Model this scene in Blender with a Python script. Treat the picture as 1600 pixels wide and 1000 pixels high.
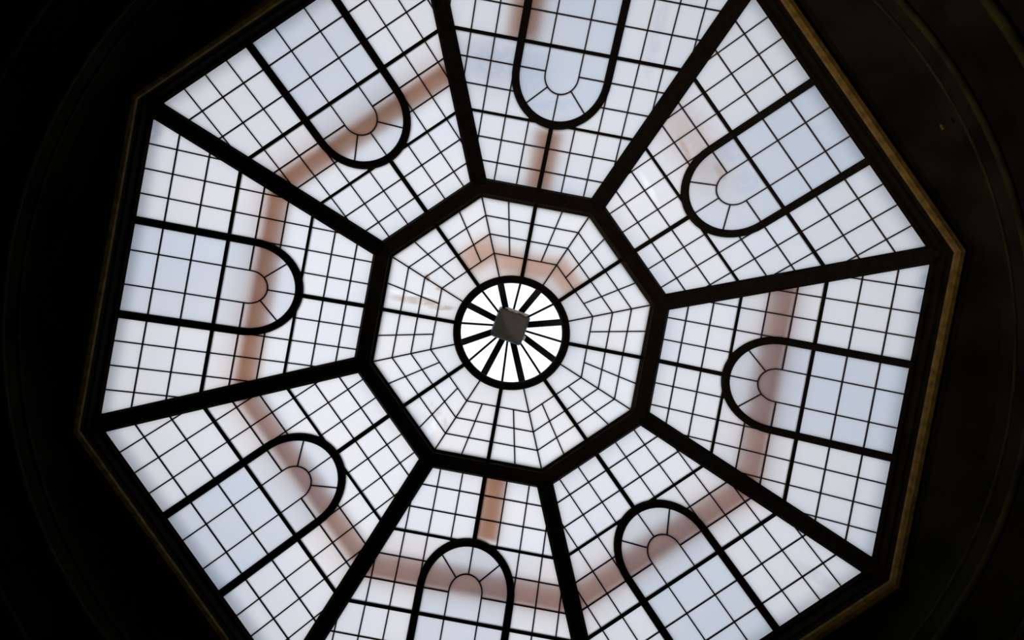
import bpy, bmesh, math, random
from mathutils import Vector, Matrix
random.seed(7)
for o in list(bpy.data.objects):
    bpy.data.objects.remove(o)
sc = bpy.context.scene
col = sc.collection
S = 0.3            # metres per drawing unit (one glazing column)
EYE = 1.6          # height of the camera above the floor
PI = math.pi

# ------------------------------------------------------------------ camera
def rodrigues(w):
    w = Vector(w)
    return Matrix.Rotation(w.length, 3, w.normalized())
R = rodrigues((0.02453, -0.00105, 0.0))
right, down, fwd = R[0].copy(), R[1].copy(), R[2].copy()
cam = bpy.data.cameras.new('camera')
cam.sensor_width = 36.0
cam.lens = 1500.0 / 1600.0 * 36.0
cam.shift_x = 36.69 / 1600.0
cam.shift_y = -14.2 / 1600.0
cam.clip_end = 200
camo = bpy.data.objects.new('camera', cam)
col.objects.link(camo)
M = Matrix((right, -down, -fwd)).transposed().to_4x4()
M.translation = Vector((-1.07305 * S, -2.03612 * S, EYE))
camo.matrix_world = M
sc.camera = camo

# ------------------------------------------------------------------ sky, sun, lamps, exposure
SKY_STRENGTH = 1.12
world = bpy.data.worlds.new('overcast_sky')
sc.world = world
world.use_nodes = True
nt = world.node_tree
nt.nodes.clear()
tc = nt.nodes.new('ShaderNodeTexCoord')
nz = nt.nodes.new('ShaderNodeTexNoise'); nz.inputs['Scale'].default_value = 1.2; nz.inputs['Detail'].default_value = 2
cr = nt.nodes.new('ShaderNodeValToRGB')          # cloud tone
cr.color_ramp.elements[0].position = 0.3; cr.color_ramp.elements[0].color = (0.93, 1.0, 1.07, 1)
cr.color_ramp.elements[1].position = 0.7; cr.color_ramp.elements[1].color = (1.0, 1.0, 1.03, 1)
sx = nt.nodes.new('ShaderNodeSeparateXYZ')
el = nt.nodes.new('ShaderNodeValToRGB')          # overcast sky: brighter overhead than at the horizon
el.color_ramp.elements[0].position = 0.0; el.color_ramp.elements[0].color = (0.70, 0.74, 0.80, 1)
el.color_ramp.elements[1].position = 0.9; el.color_ramp.elements[1].color = (1.0, 1.0, 1.0, 1)
mu = nt.nodes.new('ShaderNodeMix'); mu.data_type = 'RGBA'; mu.blend_type = 'MULTIPLY'; mu.inputs['Factor'].default_value = 1.0
bg = nt.nodes.new('ShaderNodeBackground'); bg.inputs['Strength'].default_value = SKY_STRENGTH
ow = nt.nodes.new('ShaderNodeOutputWorld')
nt.links.new(tc.outputs['Generated'], nz.inputs['Vector'])
nt.links.new(tc.outputs['Generated'], sx.inputs['Vector'])
nt.links.new(sx.outputs['Z'], el.inputs['Fac'])
nt.links.new(nz.outputs['Fac'], cr.inputs['Fac'])
nt.links.new(cr.outputs['Color'], mu.inputs['A'])
nt.links.new(el.outputs['Color'], mu.inputs['B'])
nt.links.new(mu.outputs['Result'], bg.inputs['Color'])
nt.links.new(bg.outputs['Background'], ow.inputs['Surface'])

def light(name, kind, loc, energy, color, target=None, **kw):
    l = bpy.data.lights.new(name, kind)
    l.energy = energy; l.color = color
    for k, v in kw.items():
        setattr(l, k, v)
    o = bpy.data.objects.new(name, l)
    col.objects.link(o)
    o.location = loc
    if target is not None:
        o.rotation_euler = (Vector(target) - Vector(loc)).to_track_quat('-Z', 'Y').to_euler()
    return o
# veiled sun behind thin cloud, from the left of the picture
light('veiled_sun', 'SUN', (-25, 10, 24), 0.78, (1.0, 0.89, 0.80), target=(0, 0, 5), angle=math.radians(45))
# warm wall lamps low in the hall
light('hall_lamp', 'AREA', (-6.4, 3.6, 5.0), 110.0, (1.0, 0.74, 0.60), target=(4.6, -3.4, 12.3), size=0.5, spread=math.radians(60))
light('hall_lamp.001', 'AREA', (5.4, 3.8, 4.0), 3.5, (1.0, 0.80, 0.16), target=(-4.6, -0.8, 12.4), size=0.5, spread=math.radians(90))

light('box_fill_spot', 'SPOT', (0.9, 0.6, 2.0), 620.0, (1.0, 0.90, 0.64), target=(0.0, -0.05, 15.5), spot_size=math.radians(7.0), spot_blend=0.6, shadow_soft_size=0.1)  # unseen fill spot added to even out the light on the hanging box

vs = sc.view_settings
sc.display_settings.display_device = 'sRGB'
vs.view_transform = 'Standard'; vs.look = 'None'; vs.exposure = 0.0; vs.gamma = 1.0
vs.use_curve_mapping = False

# ------------------------------------------------------------------ materials
def new_mat(name):
    m = bpy.data.materials.new(name); m.use_nodes = True
    m.node_tree.nodes.clear()
    o = m.node_tree.nodes.new('ShaderNodeOutputMaterial')
    return m, m.node_tree, o

def paint(name, c, rough=0.6, metal=0.0, var=0.25, scale=6.0, bump=0.05, spec=0.3):
    m, t, o = new_mat(name)
    b = t.nodes.new('ShaderNodeBsdfPrincipled')
    g = t.nodes.new('ShaderNodeNewGeometry')
    n = t.nodes.new('ShaderNodeTexNoise'); n.inputs['Scale'].default_value = scale; n.inputs['Detail'].default_value = 5
    r = t.nodes.new('ShaderNodeValToRGB')
    r.color_ramp.elements[0].position = 0.35; r.color_ramp.elements[1].position = 0.65
    r.color_ramp.elements[0].color = (*[x * (1 - var) for x in c], 1)
    r.color_ramp.elements[1].color = (*[min(1, x * (1 + var)) for x in c], 1)
    bp = t.nodes.new('ShaderNodeBump'); bp.inputs['Strength'].default_value = bump; bp.inputs['Distance'].default_value = 0.02
    t.links.new(g.outputs['Position'], n.inputs['Vector'])
    t.links.new(n.outputs['Fac'], r.inputs['Fac'])
    t.links.new(r.outputs['Color'], b.inputs['Base Color'])
    t.links.new(n.outputs['Fac'], bp.inputs['Height'])
    t.links.new(bp.outputs['Normal'], b.inputs['Normal'])
    b.inputs['Roughness'].default_value = rough; b.inputs['Metallic'].default_value = metal
    b.inputs['Specular IOR Level'].default_value = spec
    t.links.new(b.outputs['BSDF'], o.inputs['Surface'])
    return m

def transparent(name, c):
    m, t, o = new_mat(name)
    b = t.nodes.new('ShaderNodeBsdfTransparent'); b.inputs['Color'].default_value = (*c, 1)
    t.links.new(b.outputs['BSDF'], o.inputs['Surface'])
    return m

def frosted(name, c, stains_or_shade=()):
    """Etched lower face of a pane: lets daylight through diffusely; slight tone differences from pane to pane."""
    m, t, o = new_mat(name)
    N = t.nodes.new; L = t.links.new
    g = N('ShaderNodeNewGeometry'); oi = N('ShaderNodeObjectInfo')
    n = N('ShaderNodeTexNoise'); n.inputs['Scale'].default_value = 1.1; n.inputs['Detail'].default_value = 3
    L(g.outputs['Position'], n.inputs['Vector'])
    r = N('ShaderNodeValToRGB')
    r.color_ramp.elements[0].position = 0.34; r.color_ramp.elements[1].position = 0.68
    r.color_ramp.elements[0].color = (c[0] * 0.955, c[1] * 0.975, c[2] * 1.0, 1)
    r.color_ramp.elements[1].color = (c[0] * 1.03, c[1] * 1.0, c[2] * 0.985, 1)
    L(n.outputs['Fac'], r.inputs['Fac'])
    mr = N('ShaderNodeMapRange'); mr.inputs['To Min'].default_value = 0.985; mr.inputs['To Max'].default_value = 1.012
    L(oi.outputs['Random'], mr.inputs['Value'])
    mx = N('ShaderNodeVectorMath'); mx.operation = 'SCALE'
    L(r.outputs['Color'], mx.inputs[0]); L(mr.outputs['Result'], mx.inputs['Scale'])
    cur = mx.outputs['Vector']
    if stains_or_shade:
        n2 = N('ShaderNodeTexNoise'); n2.inputs['Scale'].default_value = 7.0; n2.inputs['Detail'].default_value = 5
        L(g.outputs['Position'], n2.inputs['Vector'])
        for (cx, cy, ang, la, lb, tint, amt) in stains_or_shade:
            s1 = N('ShaderNodeVectorMath'); s1.operation = 'SUBTRACT'; s1.inputs[1].default_value = (cx, cy, 0)
            L(g.outputs['Position'], s1.inputs[0])
            rot = N('ShaderNodeVectorRotate'); rot.rotation_type = 'Z_AXIS'; rot.inputs['Angle'].default_value = -ang
            L(s1.outputs['Vector'], rot.inputs['Vector'])
            m2 = N('ShaderNodeVectorMath'); m2.operation = 'MULTIPLY'; m2.inputs[1].default_value = (1 / la, 1 / lb, 0)
            L(rot.outputs['Vector'], m2.inputs[0])
            ln = N('ShaderNodeVectorMath'); ln.operation = 'LENGTH'; L(m2.outputs['Vector'], ln.inputs[0])
            f = N('ShaderNodeMapRange'); f.inputs['From Min'].default_value = 1.0; f.inputs['From Max'].default_value = 0.45
            L(ln.outputs['Value'], f.inputs['Value'])
            f2 = N('ShaderNodeMapRange'); f2.inputs['From Min'].default_value = 0.30; f2.inputs['From Max'].default_value = 0.52
            L(n2.outputs['Fac'], f2.inputs['Value'])
            mm = N('ShaderNodeMath'); mm.operation = 'MULTIPLY'
            L(f.outputs['Result'], mm.inputs[0]); L(f2.outputs['Result'], mm.inputs[1])
            m3 = N('ShaderNodeMath'); m3.operation = 'MULTIPLY'; m3.inputs[1].default_value = amt
            L(mm.outputs['Value'], m3.inputs[0])
            mix = N('ShaderNodeMix'); mix.data_type = 'RGBA'
            L(m3.outputs['Value'], mix.inputs['Factor'])
            L(cur, mix.inputs['A']); mix.inputs['B'].default_value = (*tint, 1)
            cur = mix.outputs['Result']
    tr = N('ShaderNodeBsdfTranslucent'); L(cur, tr.inputs['Color'])
    gl = N('ShaderNodeBsdfGlossy'); gl.inputs['Roughness'].default_value = 0.35; gl.inputs['Color'].default_value = (0.5, 0.5, 0.5, 1)
    ms = N('ShaderNodeMixShader'); ms.inputs['Fac'].default_value = 0.03
    L(tr.outputs['BSDF'], ms.inputs[1]); L(gl.outputs['BSDF'], ms.inputs[2])
    L(ms.outputs['Shader'], o.inputs['Surface'])
    return m

BROWN = (0.42, 0.26, 0.18); RUST = (0.50, 0.24, 0.11); GREY = (0.50, 0.52, 0.60); BLUE = (0.42, 0.50, 0.66); WHITE = (0.95, 0.97, 1.0)

# ------------------------------------------------------------------ layout of the octagon (drawing units)
PHI = 0.18431
A = [15.5174, 14.50047, 13.38409, 12.21475, 11.26549, 10.29516, 9.29485, 8.31672, 7.37195]
Z0, SL = 37.63823, 0.53854
AA, BB = 1.9107, 0.6968          # half widths of the big and the small arch
AC = A[6] + AA - 0.02            # centre of the arches
AB = 6.15                        # centre line of the inner ring beam
WR = [5.43671, 4.5937, 3.70373]; WZ0, WZ1 = 42.5668, 0.12991
C22, T22 = math.cos(PI / 8), math.tan(PI / 8)
RING = 2.45

def warp(x, y):                   # the built octagon is a little out of round
    return x + 0.00416 * y, 0.00416 * x + 0.98074 * y
def W(x, y, z):
    x, y = warp(x, y)
    return Vector((x * S, y * S, z * S + EYE))
def z_side(a): return Z0 + SL * (A[0] - a)
def z_crown(a): return WZ0 + WZ1 * (WR[0] - a / C22)
def sector_xy(k, a, u):
    p = PHI + k * PI / 4
    return a * math.cos(p) - u * math.sin(p), a * math.sin(p) + u * math.cos(p)

def px_to_plan(x, y, z):          # where a sight line meets a height (used only to measure stains off the photo)
    v = right * ((x - 763.3) / 1500) + down * ((y - 485.8) / 1500) + fwd
    s = z / v.z
    return ((-1.07305 + v.x * s) * S, (-2.03612 + v.y * s) * S)

def stain(x, y, z, deg, la, lb, tint, amt):
    cx, cy = px_to_plan(x, y, z)
    k = z / 1500 * S
    return (cx, cy, math.radians(deg), la * k, lb * k, tint, amt)
crown_stains = [stain(668, 433, 43, 70, 9, 5, RUST, 0.9), stain(689, 452, 43, 10, 10, 5, RUST, 0.55),
    stain(655, 470, 43, 8, 55, 8, BROWN, 0.55), stain(692, 481, 43, 3, 26, 5, BROWN, 0.6), stain(640, 458, 43, 8, 40, 5, WHITE, 0.6),
    stain(688, 650, 43, 60, 32, 9, BROWN, 0.35), stain(678, 664, 43, -50, 30, 8, WHITE, 0.7), stain(668, 668, 43, 60, 40, 14, GREY, 0.3)]
side_stains_shade = [stain(1085, 215, 40, 60, 75, 38, (0.62, 0.55, 0.53), 0.35), stain(1075, 235, 40, 62, 34, 5, RUST, 0.35), stain(1025, 292, 40, 60, 40, 6, WHITE, 0.8),  # first patch paints in the faint shade of a roof beam
    stain(243, 205, 38, -70, 22, 16, GREY, 0.7), stain(1443, 440, 38, 95, 18, 12, BLUE, 0.6), stain(1436, 474, 38, 95, 16, 10, BLUE, 0.6),
    stain(1275, 900, 38, 30, 40, 12, GREY, 0.35), stain(1020, 60, 40, 100, 90, 14, GREY, 0.28), stain(775, 95, 40, 8, 55, 40, GREY, 0.35),  # last patch here is beam shade put into the glass colour
    stain(183, 490, 38, 95, 22, 10, BLUE, 0.35)]
arch_stains = [stain(1140, 240, 40, 30, 30, 16, BLUE, 0.35), stain(1125, 268, 40, 60, 20, 8, BROWN, 0.35), stain(1165, 285, 40, 60, 26, 26, BLUE, 0.3), stain(870, 160, 40, 0, 45, 10, BLUE, 0.3)]

M_SIDE = frosted('frosted_white_glass', (0.785, 0.790, 0.815), side_stains_shade)
M_ARCH = frosted('frosted_pale_blue_glass', (0.675, 0.710, 0.765), arch_stains)
M_CROWN = frosted('frosted_crown_glass', (0.775, 0.770, 0.775), crown_stains)
M_CLEAR = transparent('clear_glass', (0.99, 0.995, 1.0))
M_BAND = transparent('brown_shadow_tint', (0.62, 0.44, 0.34))  # these tints stand in for the shadows of beams above the glass
M_BANDG = transparent('grey_brown_shadow_tint', (0.625, 0.495, 0.45))
M_BANDC = transparent('pale_brown_shadow_tint', (0.80, 0.63, 0.54))
M_SHADE_FADE = transparent('faint_brown_shadow_tint', (0.935, 0.90, 0.885))
M_GREYB = transparent('faint_grey_shadow_tint', (0.885, 0.90, 0.925))
M_BAND2 = transparent('brown_shadow_tint_thin', (0.86, 0.80, 0.775))
M_METAL = paint('black_painted_steel', (0.006, 0.005, 0.0035), 0.65, 0.0, 0.4, 12, 0.1, 0.05)
M_LEAD = paint('dark_lead_came', (0.034, 0.026, 0.034), 0.6, 0.0, 0.3, 20, 0.1, 0.12)
M_BEAM = paint('dark_brown_painted_steel', (0.011, 0.008, 0.005), 0.55, 0.0, 0.4, 9, 0.1, 0.12)
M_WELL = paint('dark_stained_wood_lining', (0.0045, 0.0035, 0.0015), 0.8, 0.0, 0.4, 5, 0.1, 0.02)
M_MOULD = paint('old_gilded_moulding', (0.105, 0.076, 0.020), 0.85, 0.0, 0.3, 10, 0.15, 0.03)
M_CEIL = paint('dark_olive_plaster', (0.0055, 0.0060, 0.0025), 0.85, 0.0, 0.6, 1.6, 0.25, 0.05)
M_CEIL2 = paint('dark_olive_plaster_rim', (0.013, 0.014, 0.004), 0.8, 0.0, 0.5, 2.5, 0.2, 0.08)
M_FLOOR = paint('dark_stone_floor', (0.05, 0.04, 0.03), 0.7, 0.0, 0.3, 2, 0.1, 0.1)
M_BOX = paint('grey_beige_housing', (0.165, 0.17, 0.18), 0.55, 0.0, 0.10, 14, 0.05)
M_RIM = paint('pale_highlight_and_latch', (0.85, 0.83, 0.86), 0.35, 0.0, 0.05, 14, 0.02, 0.5)
M_CURB = paint('blue_grey_curb', (0.20, 0.27, 0.38), 0.7, 0.0, 0.2, 8, 0.05)

# ------------------------------------------------------------------ mesh helpers
def link(name, bm, mats, parent=None):
    bmesh.ops.recalc_face_normals(bm, faces=bm.faces[:])
    me = bpy.data.meshes.new(name)
    bm.to_mesh(me); bm.free()
    for m in (mats if isinstance(mats, (list, tuple)) else [mats]):
        me.materials.append(m)
    o = bpy.data.objects.new(name, me)
    col.objects.link(o)
    if parent is not None:
        o.parent = parent
        # keep world placement: parents are Empties with translation only
        o.location = -parent.location
    return o

def thing(name, label, cat, loc=(0, 0, 0), group=None):
    o = bpy.data.objects.new(name, None)
    o.empty_display_size = 0.2
    col.objects.link(o); o.location = loc
    o['kind'] = 'thing'; o['label'] = label; o['category'] = cat
    if group: o['group'] = group
    return o
def tag(o, label, cat, group=None):
    o['kind'] = 'thing'
    o['label'] = label; o['category'] = cat
    if group: o['group'] = group
def structure(o):
    o['kind'] = 'structure'
    return o

def prism(bm, bottom, top, mat_bottom=0, mat_rest=0):
    """closed prism between two loops of points of equal length"""
    b = [bm.verts.new(p) for p in bottom]; t = [bm.verts.new(p) for p in top]
    n = len(b)
    f = bm.faces.new(b); f.material_index = mat_bottom
    f = bm.faces.new(list(reversed(t))); f.material_index = mat_rest
    for i in range(n):
        j = (i + 1) % n
        f = bm.faces.new((b[i], t[i], t[j], b[j])); f.material_index = mat_rest

def surf_prism(k, poly, zf, d0, d1, bm=None, **kw):
    own = bm is None
    if own: bm = bmesh.new()
    lo, hi = [], []
    for a, u in poly:
        x, y = sector_xy(k, a, u); z = zf(a)
        lo.append(W(x, y, z + d0)); hi.append(W(x, y, z + d1))
    prism(bm, lo, hi, **kw)
    return bm

def sweep(bm, frames):
    """frames: list of closed cross sections (lists of Vectors); capped at the ends"""
    rows = [[bm.verts.new(p) for p in f] for f in frames]
    n = len(rows[0])
    for r0, r1 in zip(rows, rows[1:]):
        for i in range(n):
            j = (i + 1) % n
            bm.faces.new((r0[i], r0[j], r1[j], r1[i]))
    bm.faces.new(rows[0]); bm.faces.new(list(reversed(rows[-1])))

def ring_sweep(bm, loops):
    """loops: closed loops (lists of Vectors, equal length) that form a closed cross section -> torus-like solid"""
    rows = [[bm.verts.new(p) for p in l] for l in loops]
    m = len(rows)
    for a in range(m):
        r0, r1 = rows[a], rows[(a + 1) % m]
        n = len(r0)
        for i in range(n):
            j = (i + 1) % n
            bm.faces.new((r0[i], r0[j], r1[j], r1[i]))

def area(poly):
    return abs(sum(poly[i][0] * poly[(i + 1) % len(poly)][1] - poly[(i + 1) % len(poly)][0] * poly[i][1] for i in range(len(poly)))) / 2

def clip(poly, f):
    out = []
    for i in range(len(poly)):
        p, q = poly[i], poly[(i + 1) % len(poly)]
        fp, fq = f(p), f(q)
        if fp >= 0: out.append(p)
        if (fp >= 0) != (fq >= 0):
            t = fp / (fp - fq)
            out.append((p[0] + t * (q[0] - p[0]), p[1] + t * (q[1] - p[1])))
    return out

# ================================================================== LARGE STRUCTURE
def circle(r, z, n=128):
    return [W(r * math.cos(2 * PI * i / n + PHI + PI / 8), r * math.sin(2 * PI * i / n + PHI + PI / 8), z) for i in range(n)]
def octo(r, z, n=128):            # r is the corner radius
    out = []
    for i in range(n):
        s, f = divmod(i, n // 8); f /= n // 8
        a0 = PHI + PI / 8 + s * PI / 4; a1 = a0 + PI / 4
        out.append(W(r * (math.cos(a0) * (1 - f) + math.cos(a1) * f), r * (math.sin(a0) * (1 - f) + math.sin(a1) * f), z))
    return out
def loft(name, loops, mat, smooth=False):
    bm = bmesh.new()
    ring_sweep(bm, loops)
    o = link(name, bm, mat)
    if smooth:
        for p in o.data.polygons: p.use_smooth = True
    return o
# floor and round wall of the hall below the skylight
FZ = -EYE / S
bm = bmesh.new(); prism(bm, circle(34, FZ - 1), circle(34, FZ)); structure(link('floor', bm, M_FLOOR))
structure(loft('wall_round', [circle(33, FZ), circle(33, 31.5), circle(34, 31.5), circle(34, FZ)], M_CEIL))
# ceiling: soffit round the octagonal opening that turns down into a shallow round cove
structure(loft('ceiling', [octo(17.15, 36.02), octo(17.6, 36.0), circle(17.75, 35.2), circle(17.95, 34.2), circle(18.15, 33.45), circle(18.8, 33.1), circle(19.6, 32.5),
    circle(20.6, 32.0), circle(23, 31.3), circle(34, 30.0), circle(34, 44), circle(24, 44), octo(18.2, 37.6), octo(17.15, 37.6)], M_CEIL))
def torus_loops(rc, zc, rr, n=10, maker=circle):
    return [maker(rc + rr * math.cos(2 * PI * i / n), zc + rr * math.sin(2 * PI * i / n)) for i in range(n)]
structure(loft('trim_1', torus_loops(18.08, 33.5, 0.14), M_CEIL2, True))
structure(loft('trim_2', torus_loops(19.75, 32.4, 0.20), M_CEIL2, True))
structure(loft('trim_3', torus_loops(17.90, 34.4, 0.07), M_CEIL2, True))
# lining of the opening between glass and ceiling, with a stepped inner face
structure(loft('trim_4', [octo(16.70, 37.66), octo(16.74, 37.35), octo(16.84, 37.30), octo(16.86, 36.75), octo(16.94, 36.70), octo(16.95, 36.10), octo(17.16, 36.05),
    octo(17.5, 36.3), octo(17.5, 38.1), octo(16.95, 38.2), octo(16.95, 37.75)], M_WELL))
# gilded octagonal moulding round the edge of the opening
structure(loft('trim_5', [octo(16.84, 36.12), octo(16.87, 35.98), octo(17.00, 35.88), octo(17.18, 35.90), octo(17.27, 35.96), octo(17.31, 36.08), octo(17.2, 36.2)], M_MOULD))
# weather curb standing above the outer edge of the glass, outside
structure(loft('trim_6', [octo(16.92, 37.95), octo(17.35, 37.95), octo(17.35, 38.45), octo(16.92, 38.45)], M_CURB))

# ================================================================== SIDE PANELS
AIN = AB + 0.36                    # inner limit of the visible glass
RIBH = 0.37                        # half width of a rib
A.append(AIN - 0.1)
AOUT = A[0] + 0.12
def half(a): return a * T22 - (RIBH - 0.12) / C22
THIN, V3W, V6W, MUL = 0.057, 0.135, 0.11, 0.19
def arch_lim(u):                   # radial position of the big arch's crown side at u
    return AC - math.sqrt(max(0, AA * AA - u * u))

def add_pane(k, poly, zf, mat, parent, label=None, trim=True):
    if trim:
        for f in (lambda p: half(p[0]) - p[1], lambda p: half(p[0]) + p[1]):
            poly = clip(poly, f)
            if len(poly) < 3: return
    if area(poly) < 0.012: return
    bm = surf_prism(k, poly, zf, -0.005, 0.03, mat_bottom=0, mat_rest=1)
    o = link('pane', bm, [mat, M_CLEAR], parent)
    if label: o['label'] = label
    return o

def add_bar(k, a0, u0, a1, u1, w, zf, parent, name='glazing_bar', d0=-0.05, d1=0.035, mat=None):
    if abs(a1 - a0) + abs(u1 - u0) < 0.08: return
    dx, dy = a1 - a0, u1 - u0; l = math.hypot(dx, dy); nx, ny = -dy / l * w / 2, dx / l * w / 2
    c = 0.3                         # rounded-looking came: narrower at the bottom
    def pt(a, u, d):
        x, y = sector_xy(k, a, u); return W(x, y, zf(a) + d)
    fr = []
    for a, u in ((a0, u0), (a1, u1)):
        fr.append([pt(a + nx, u + ny, d1), pt(a + nx, u + ny, d0 * 0.4), pt(a + nx * (1 - c), u + ny * (1 - c), d0),
                   pt(a - nx * (1 - c), u - ny * (1 - c), d0), pt(a - nx, u - ny, d0 * 0.4), pt(a - nx, u - ny, d1)])
    bm = bmesh.new(); sweep(bm, fr)
    return link(name, bm, mat or M_LEAD, parent)

def arc(r, n, a0=0.0, a1=PI):
    """points on an arch of radius r about the arch centre, from +u side over the crown to -u side"""
    return [(AC - r * math.sin(a0 + (a1 - a0) * i / n), r * math.cos(a0 + (a1 - a0) * i / n)) for i in range(n + 1)]

def arch_frame(k, r, w, parent, name, d0, d1, aouter, mat):
    bm = bmesh.new()
    path = [(aouter, r, 1.0, 0.0)]
    n = 28
    for i in range(n + 1):
        t = PI * i / n; path.append((AC - r * math.sin(t), r * math.cos(t), math.cos(t), -math.sin(t)))
    path.append((aouter, -r, -1.0, 0.0))
    fr = []
    for a, u, nu, na in path:
        f = []
        for off, d in ((w / 2, d1), (w / 2, d0 * 0.5), (w * 0.34, d0), (-w * 0.34, d0), (-w / 2, d0 * 0.5), (-w / 2, d1)):
            aa, uu = a + na * off, u + nu * off
            x, y = sector_xy(k, aa, uu); f.append(W(x, y, z_side(aa) + d))
        fr.append(f)
    sweep(bm, fr)
    return link(name, bm, mat, parent)

PANEL_LABELS = [
    'frosted leaded skylight panel at the right, its pale blue arch pointing left',
    'frosted leaded skylight panel at lower right, its arch pointing to the upper left',
    'frosted leaded skylight panel at bottom centre, its arch pointing straight up',
    'frosted leaded skylight panel at lower left, its arch pointing to the upper right',
    'frosted leaded skylight panel at the left, its pale blue arch pointing right',
    'frosted leaded skylight panel at upper left, its arch pointing to the lower right',
    'frosted leaded skylight panel at top centre, its arch pointing straight down',
    'frosted leaded skylight panel at upper right without a dark band, its arch pointing lower left']
ARCHL = 'pale blue frosted pane inside the arch'
for k in range(8):
    cx, cy = sector_xy(k, 11.0, 0)
    root = thing('skylight_panel', PANEL_LABELS[k], 'skylight', W(cx, cy, z_side(11.0)), 'trapezoid skylight panels round the inner octagon')
    g = root
    # ---- panes outside the arch
    rows = [AOUT] + A[1:]
    for r in range(9):
        a0, a1 = rows[r], rows[r + 1]
        umax = int(half(a0)) + 1
        for sgn in (-1, 1):
            for c in range(0, umax):
                u0, u1 = c, c + 1
                if c == 0 and r < 6 and a1 > A[6] + 0.01 and r < 4: continue
                if r < 4:
                    if u1 <= AA: continue
                    u0 = max(u0, AA)
                    if u1 - u0 < 0.1 and r < 4: 
                        continue
                    poly = [(a0, sgn * u0), (a0, sgn * u1), (a1, sgn * u1), (a1, sgn * u0)]
                    if c == 1: continue
                    if c == 2: poly = [(a0, sgn * AA), (a0, sgn * u1), (a1, sgn * u1), (a1, sgn * AA)]
                elif r < 6 and u0 < AA:
                    # cells that end on the curve of the arch
                    pts = []
                    nn = 8
                    for i in range(nn + 1):
                        u = u0 + (u1 - u0) * i / nn
                        lim = arch_lim(u) if u < AA else 99
                        pts.append((u, min(a0, lim)))
                    pts = [(u, l) for u, l in pts if l > a1 + 0.002]
                    if len(pts) < 2: continue
                    poly = [(l, sgn * u) for u, l in pts] + [(a1, sgn * pts[-1][0]), (a1, sgn * pts[0][0])]
                else:
                    poly = [(a0, sgn * u0), (a0, sgn * u1), (a1, sgn * u1), (a1, sgn * u0)]
                add_pane(k, poly, z_side, M_SIDE, g)
    # ---- panes inside the arch
    for r in range(3):
        for u0, u1 in ((-AA, -BB), (-BB, BB), (BB, AA)):
            add_pane(k, [(rows[r], u0), (rows[r], u1), (rows[r + 1], u1), (rows[r + 1], u0)], z_side, M_ARCH, g, ARCHL)
    for s in (-1, 1):
        add_pane(k, [(A[3], s * BB), (A[3], s * AA), (AC, s * AA), (AC, s * BB)], z_side, M_ARCH, g, ARCHL)
    add_pane(k, [(A[3], BB)] + arc(BB, 12) + [(A[3], -BB)], z_side, M_ARCH, g, ARCHL)
    for i in range(4):
        t0, t1 = PI * i / 4, PI * (i + 1) / 4
        add_pane(k, arc(AA, 7, t0, t1) + arc(BB, 5, t1, t0), z_side, M_ARCH, g, ARCHL)
    # ---- cames across (parallel to the outer edge)
    for v in range(1, 9):
        a = A[v]; h = half(a)
        if v in (3, 6):
            add_bar(k, a, -h, a, h, V3W if v == 3 else V6W, z_side, g, 'mullion', -0.08, 0.06, M_METAL)
        elif v in (4, 5):
            inner = BB if v == 4 else math.sqrt(max(0, AA * AA - (AC - a) ** 2))
            for s in (-1, 1): add_bar(k, a, s * inner, a, s * h, THIN, z_side, g)
        else:
            add_bar(k, a, -h, a, h, THIN, z_side, g)
    # ---- cames up the slope
    for c in range(1, 7):
        for s in (-1, 1):
            aend = max(A[9], (c + 0.2) / T22)
            ast = AOUT if c > 2 else arch_lim(c)
            if c == 2: ast = AC
            if ast > aend: add_bar(k, ast, s * c, aend, s * c, THIN, z_side, g)
    for s in (-1, 1): add_bar(k, AOUT, s * BB, AC, s * BB, THIN, z_side, g)
    add_bar(k, A[6] - 0.05, 0, A[9], 0, MUL, z_side, g, 'mullion', -0.10, 0.06, M_METAL)
    for t in (PI / 4, PI / 2, 3 * PI / 4):
        add_bar(k, AC - BB * math.sin(t), BB * math.cos(t), AC - AA * math.sin(t), AA * math.cos(t), THIN, z_side, g)
    arch_frame(k, BB, THIN, g, 'inner_arch', -0.05, 0.05, AC + 0.02, M_LEAD)
    arch_frame(k, AA, 0.32, g, 'arch_frame', -0.16, 0.08, AOUT, M_METAL)

# ================================================================== RIBS AND RING BEAM
RIB_L = ['black sloping rib running to the lower right corner of the octagon', 'black sloping rib along the right side of the bottom panel',
    'black sloping rib along the left side of the bottom panel', 'black sloping rib running to the lower left corner of the octagon',
    'black sloping rib running to the upper left corner of the octagon', 'black sloping rib along the left side of the top panel',
    'black sloping rib along the right side of the top panel', 'black sloping rib running to the octagon corner farthest right']
for j in range(8):
    p = PHI + (j + 0.5) * PI / 4
    fr = []
    for r in (6.60, 16.95):
        z = z_side(r * C22); f = []
        for s, d in ((RIBH, 0.035), (RIBH, -0.22), (RIBH - 0.10, -0.34), (-RIBH + 0.10, -0.34), (-RIBH, -0.22), (-RIBH, 0.035)):
            f.append(W(r * math.cos(p) - s * math.sin(p), r * math.sin(p) + s * math.cos(p), z + d))
        fr.append(f)
    bm = bmesh.new(); sweep(bm, fr)
    o = link('roof_rib', bm, M_METAL)
    tag(o, RIB_L[j], 'rib', 'black ribs between the side panels')

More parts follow.
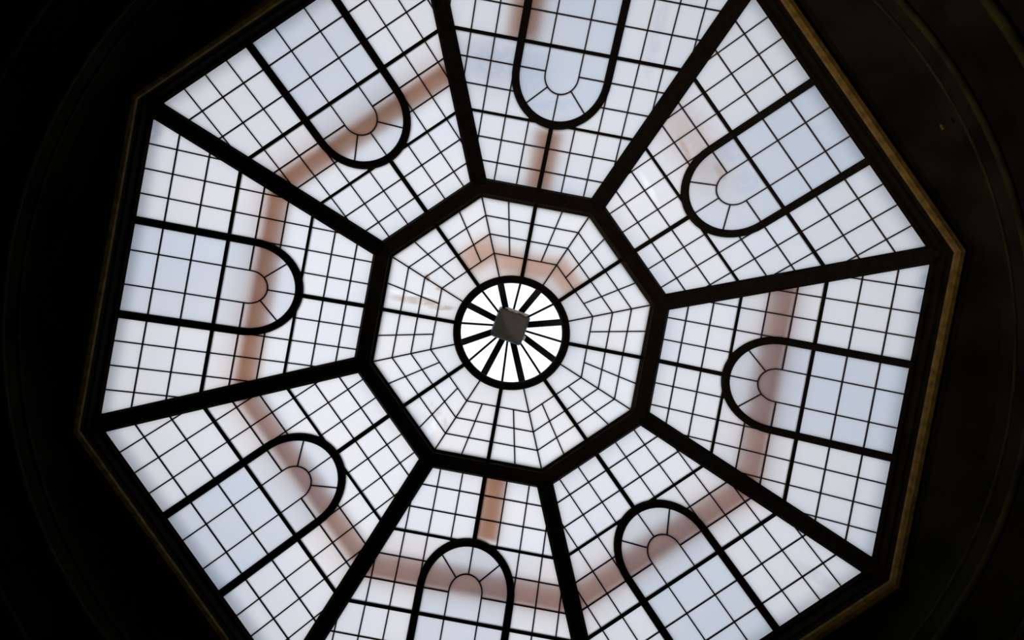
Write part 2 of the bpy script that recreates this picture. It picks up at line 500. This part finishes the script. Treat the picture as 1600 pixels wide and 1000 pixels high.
zb = z_side(AB)
root = thing('ring_beam', 'black octagonal beam framing the central glass crown, all eight ribs end on it', 'beam', W(0, 0, zb))
for k in range(8):
    fr = []
    prof = [(0.50, 0.08), (0.50, -0.25), (0.40, -0.36), (-0.20, -0.36), (-0.24, -0.24), (-0.34, -0.20), (-0.385, -0.14), (-0.385, -0.06)]
    for s in (-1, 1):
        f = []
        for da, d in prof:
            a = AB + da
            x, y = sector_xy(k, a, s * a * T22); f.append(W(x, y, zb + d - 0.05))
        fr.append(f)
    bm = bmesh.new(); sweep(bm, fr)
    link('beam_segment', bm, M_BEAM, root)

# ================================================================== CROWN
def crown_pt_poly(k, pts):
    return pts
CROWN_W = [WR[0] * C22, WR[1] * C22, WR[2] * C22]
CO = AB - 0.30
CPL = ['frosted crown glass section at lower right, between oculus and inner octagon',
    'frosted crown glass section below the oculus, right of the vertical rib', 'frosted crown glass section below the oculus, left of the vertical rib',
    'frosted crown glass section at lower left, between oculus and inner octagon', 'rust-stained frosted crown glass section at upper left of the oculus',
    'frosted crown glass section above the oculus, left of the vertical rib', 'frosted crown glass section above the oculus, right of the vertical rib',
    'frosted crown glass section at upper right, between oculus and inner octagon']
for j in range(8):
    p = PHI + (j + 0.5) * PI / 4
    root = thing('crown_skylight', CPL[j], 'skylight', W(4.2 * math.cos(p), 4.2 * math.sin(p), z_crown(4)), 'folded glass pieces round the oculus')
    for k, s in ((j, 1), (j + 1, -1)):
        rr = [CO] + CROWN_W
        for r in range(3):
            a0, a1 = rr[r], rr[r + 1]
            m0, m1 = 0.5 * a0 * T22, 0.5 * a1 * T22
            e0, e1 = a0 * T22, a1 * T22
            add_pane(k, [(a0, 0), (a0, s * m0), (a1, s * m1), (a1, 0)], z_crown, M_CROWN, root, trim=False)
            add_pane(k, [(a0, s * m0), (a0, s * e0), (a1, s * e1), (a1, s * m1)], z_crown, M_CROWN, root, trim=False)
        a0 = CROWN_W[2]; e0 = a0 * T22
        ringpts = [(RING * math.cos(t), s * RING * math.sin(t)) for t in [PI / 8 * i / 5 for i in range(5, -1, -1)]]
        add_pane(k, [(a0, 0), (a0, s * e0)] + ringpts, z_crown, M_CROWN, root, trim=False)
        for a in CROWN_W:
            add_bar(k, a, 0, a, s * a * T22, THIN, z_crown, root)
        add_bar(k, CO, s * 0.5 * CO * T22, CROWN_W[2], s * 0.5 * CROWN_W[2] * T22, THIN, z_crown, root)
    # hip came on the fold
    def zc(a): return z_crown(a)
    k = j; add_bar(k, CO, CO * T22, RING * C22, RING * C22 * T22, THIN + 0.005, z_crown, root, 'hip_bar', -0.06, 0.05)
CRL = [f'black short rib from the oculus ring to the {q} side of the inner octagon' for q in
       ('right', 'lower right', 'bottom', 'lower left', 'left', 'upper left', 'top', 'upper right')]
for k in range(8):
    o = add_bar(k, CO + 0.1, 0, RING + 0.05, 0, 0.17, z_crown, None, 'crown_rib', -0.12, 0.08, M_METAL)
    tag(o, CRL[k], 'rib', 'short ribs round the oculus')

# ================================================================== OCULUS LANTERN
zr = z_crown(RING * C22)
APEX = (0.03, -0.08, 48.2)
root = thing('oculus_lantern', 'round black ring with sixteen spokes over bright clear glass at the centre', 'oculus', W(0, 0, zr))
bm = bmesh.new()
ring_sweep(bm, [circle(r, zr + d, 72) for r, d in ((2.62, 0.16), (2.62, -0.10), (2.56, -0.20), (2.33, -0.20), (2.27, -0.12), (2.27, 0.16))])
o = link('ring', bm, M_METAL, root)
def spoke(ang, w, h, name):
    d = Vector((math.cos(ang), math.sin(ang), 0)); n = Vector((-d.y, d.x, 0))
    p0 = d * 2.40 + Vector((0, 0, zr + 0.12)); p1 = Vector(APEX) + d * 0.05
    fr = []
    for p in (p0, p1):
        f = []
        for s, dz in ((w / 2, h), (w / 2, 0.02), (w / 3, -0.03), (-w / 3, -0.03), (-w / 2, 0.02), (-w / 2, h)):
            q = p + n * s + Vector((0, 0, dz)); f.append(W(*q))
        fr.append(f)
    bm = bmesh.new(); sweep(bm, fr); return link(name, bm, M_METAL, root)
for j in range(8):
    spoke(PHI + (j + 0.5) * PI / 4, 0.30, 0.16, 'spoke')
    spoke(PHI + j * PI / 4, 0.10, 0.10, 'glazing_bar')
for i in range(16):
    a0 = PHI + i * PI / 8; a1 = a0 + PI / 8
    lo = [W(2.42 * math.cos(a), 2.42 * math.sin(a), zr + 0.16) for a in (a0, a1)] + [W(*APEX)]
    hi = [v + Vector((0, 0, 0.012)) for v in lo]
    bm = bmesh.new(); prism(bm, lo, hi)
    link('pane', bm, M_CLEAR, root)
bm = bmesh.new()
ring_sweep(bm, [[W(APEX[0] + r * math.cos(2 * PI * i / 20), APEX[1] + r * math.sin(2 * PI * i / 20), z) for i in range(20)] for r, z in ((0.10, APEX[2] - 0.5), (0.42, APEX[2] - 0.4), (0.42, APEX[2] + 0.25), (0.10, APEX[2] + 0.3))])
link('hub', bm, M_METAL, root)

# ---- square box hung below the hub
BZ = 46.3
bc = Vector((0.02, -0.17, BZ)); BS = 1.10
root = thing('square_box', 'small grey-beige square box with a pale rim hanging in the middle of the oculus', 'box', W(*bc))
ang = math.radians(20)
def rotp(x, y):
    x *= BS; y *= BS
    return bc.x + x * math.cos(ang) - y * math.sin(ang), bc.y + x * math.sin(ang) + y * math.cos(ang)
def rrect(hx, hy, r, z, n=5, cx=0, cy=0):
    out = []
    for q, (sx, sy) in enumerate(((1, 1), (-1, 1), (-1, -1), (1, -1))):
        for i in range(n):
            t = PI / 2 * (q + i / (n - 1))
            x, y = rotp(cx + sx * (hx - r) + r * math.cos(t), cy + sy * (hy - r) + r * math.sin(t))
            out.append(W(x, y, z))
    return out
bm = bmesh.new()
loops = [rrect(0.60, 0.56, 0.08, BZ - 0.40), rrect(0.68, 0.64, 0.10, BZ - 0.34), rrect(0.72, 0.69, 0.12, BZ - 0.05), rrect(0.72, 0.70, 0.12, BZ + 0.35)]
rows = [[bm.verts.new(p) for p in l] for l in loops]
for r0, r1 in zip(rows, rows[1:]):
    for i in range(len(r0)):
        jn = (i + 1) % len(r0); bm.faces.new((r0[i], r0[jn], r1[jn], r1[i]))
bm.faces.new(rows[0]); bm.faces.new(list(reversed(rows[-1])))
link('housing', bm, M_BOX, root)
bm = bmesh.new(); fr = []
for x in (-0.60, 0.66):
    fr.append([W(*rotp(x, -0.73 + 0.045 * math.cos(2 * PI * q / 8)), BZ - 0.30 + 0.06 * math.sin(2 * PI * q / 8)) for q in range(8)])
sweep(bm, fr)
o = link('rim', bm, M_RIM, root); o['label'] = 'pale rim painted as a highlight along the upper edge'  # pale colour stands in for skylight caught on this edge
bm = bmesh.new()
lo = [W(*rotp(x, y), BZ + 0.34) for x, y in ((-0.12, -0.12), (0.12, -0.12), (0.12, 0.12), (-0.12, 0.12))]
hi = [v + Vector((0, 0, (APEX[2] - BZ - 0.8) * S)) for v in lo]
prism(bm, lo, hi); link('bracket', bm, M_METAL, root)
for dx in (0.74,):
    bm = bmesh.new()
    lo = [W(*rotp(x, y), BZ - 0.2) for x, y in ((dx - 0.06, 0.18), (dx + 0.06, 0.18), (dx + 0.06, 0.40), (dx - 0.06, 0.40))]
    hi = [v + Vector((0, 0, 0.05)) for v in lo]
    prism(bm, lo, hi); o = link('latch', bm, M_RIM, root); o['label'] = 'small pale latch on the right side'

# ================================================================== TINTED STRIPS ADDED ABOVE THE GLASS AS BEAM SHADOWS
def strip(k, poly, zf, h, t, mat, label, upper=None, group='added strips that tint the frosted glass like beam shadows'):
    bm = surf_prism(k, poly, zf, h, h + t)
    o = link('shadow_strip', bm, mat); tag(o, label, 'shadow strip', group)  # added tinted sheet that makes a beam's shadow band
    if upper:                     # second, thinner sheet, added to fade the shadow to one side
        link('shadow_fade_sheet', surf_prism(k, upper, zf, h + 0.45, h + 0.50), M_SHADE_FADE, o)
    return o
def across(a0, a1, x=0.0): return [(a0, -a0 * T22 + x), (a0, a0 * T22 - x), (a1, a1 * T22 - x), (a1, -a1 * T22 + x)]
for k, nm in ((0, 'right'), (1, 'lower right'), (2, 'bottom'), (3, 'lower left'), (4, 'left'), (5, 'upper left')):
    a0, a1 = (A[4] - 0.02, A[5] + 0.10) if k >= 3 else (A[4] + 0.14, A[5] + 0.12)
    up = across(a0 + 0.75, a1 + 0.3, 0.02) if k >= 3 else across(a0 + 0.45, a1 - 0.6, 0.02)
    strip(k, across(a0, a1), z_side, 0.31, 0.06, M_BAND if k >= 4 else M_BANDG, f'added brown shadow strip behind the arch head of the {nm} panel', up)
strip(6, [(A[3] - 0.1, -4.6), (A[3] - 0.1, -0.6), (A[5], -0.6), (A[5], -4.2)], z_side, 0.55, 0.3, M_GREYB, 'added faint greyish shadow strip behind the left part of the top panel')
strip(7, [(A[3] - 0.5, -4.4), (A[3] - 0.5, -0.3), (A[5] + 0.1, -0.3), (A[5] + 0.1, -4.2)], z_side, 0.8, 0.3, M_BAND2, 'added faint brownish shadow strip behind the upper left part of the upper right panel')
strip(6, [(A[6] - 0.1, -0.62), (A[6] - 0.1, 0.52), (A[8] - 0.65, 0.52), (A[8] - 0.65, -0.62)], z_side, 0.30, 0.06, M_BAND, 'added short brown upright shadow strip behind the mullion above the inner octagon')
strip(6, [(A[0], -2.55), (A[0], -1.25), (A[3] + 0.1, -1.25), (A[3] + 0.1, -2.55)], z_side, 0.30, 0.06, M_BAND, 'added brown upright shadow strip behind the left leg of the top arch')
strip(2, [(A[6] - 0.1, -0.98), (A[6] - 0.1, 0.0), (A[8] - 0.75, 0.0), (A[8] - 0.75, -0.98)], z_side, 0.20, 0.06, M_BAND, 'added short brown upright shadow strip beside the mullion below the inner octagon')
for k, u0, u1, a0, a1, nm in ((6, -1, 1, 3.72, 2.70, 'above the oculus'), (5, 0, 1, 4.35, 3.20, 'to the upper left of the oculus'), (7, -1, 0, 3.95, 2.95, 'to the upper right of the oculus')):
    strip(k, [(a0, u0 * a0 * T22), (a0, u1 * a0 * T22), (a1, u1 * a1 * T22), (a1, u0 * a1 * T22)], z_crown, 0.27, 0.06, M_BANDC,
          f'added brown arc-like shadow strip behind the crown glass {nm}')

# ================================================================== small bright bracket on the dark ceiling
bx, by = px_to_plan(1473, 198, 35.9)
bz = 34.45 * S + EYE
bx, by = px_to_plan(1473, 198, 34.40)
root = thing('ceiling_hook', 'tiny pale hook on the dark ceiling near the top right corner of the picture', 'hook', (bx, by, bz))
hd = Vector((0.45, 0.89, 0)); hn = Vector((-0.89, 0.45, 0)); hc = Vector((bx, by, bz))
bm = bmesh.new()
lo = [hc + hd * u + hn * v for u, v in ((-0.03, -0.007), (-0.024, -0.011), (0.024, -0.011), (0.03, -0.007), (0.03, 0.007), (0.024, 0.011), (-0.024, 0.011), (-0.03, 0.007))]
prism(bm, lo, [p + Vector((0, 0, 0.01)) for p in lo])
link('plate', bm, M_MOULD, root)
bm = bmesh.new()
fr = []
for i in range(11):
    t = -PI / 2 + 1.5 * PI * i / 10
    c = Vector((bx, by, bz - 0.022)) + hd * (0.014 * math.cos(t)) + Vector((0, 0, 0.02 * math.sin(t)))
    fr.append([c + Vector((0.004 * math.cos(a), 0.004 * math.sin(a), 0.002 * math.sin(2 * a))) for a in [2 * PI * q / 6 for q in range(6)]])
sweep(bm, fr); link('hook_arm', bm, M_MOULD, root)
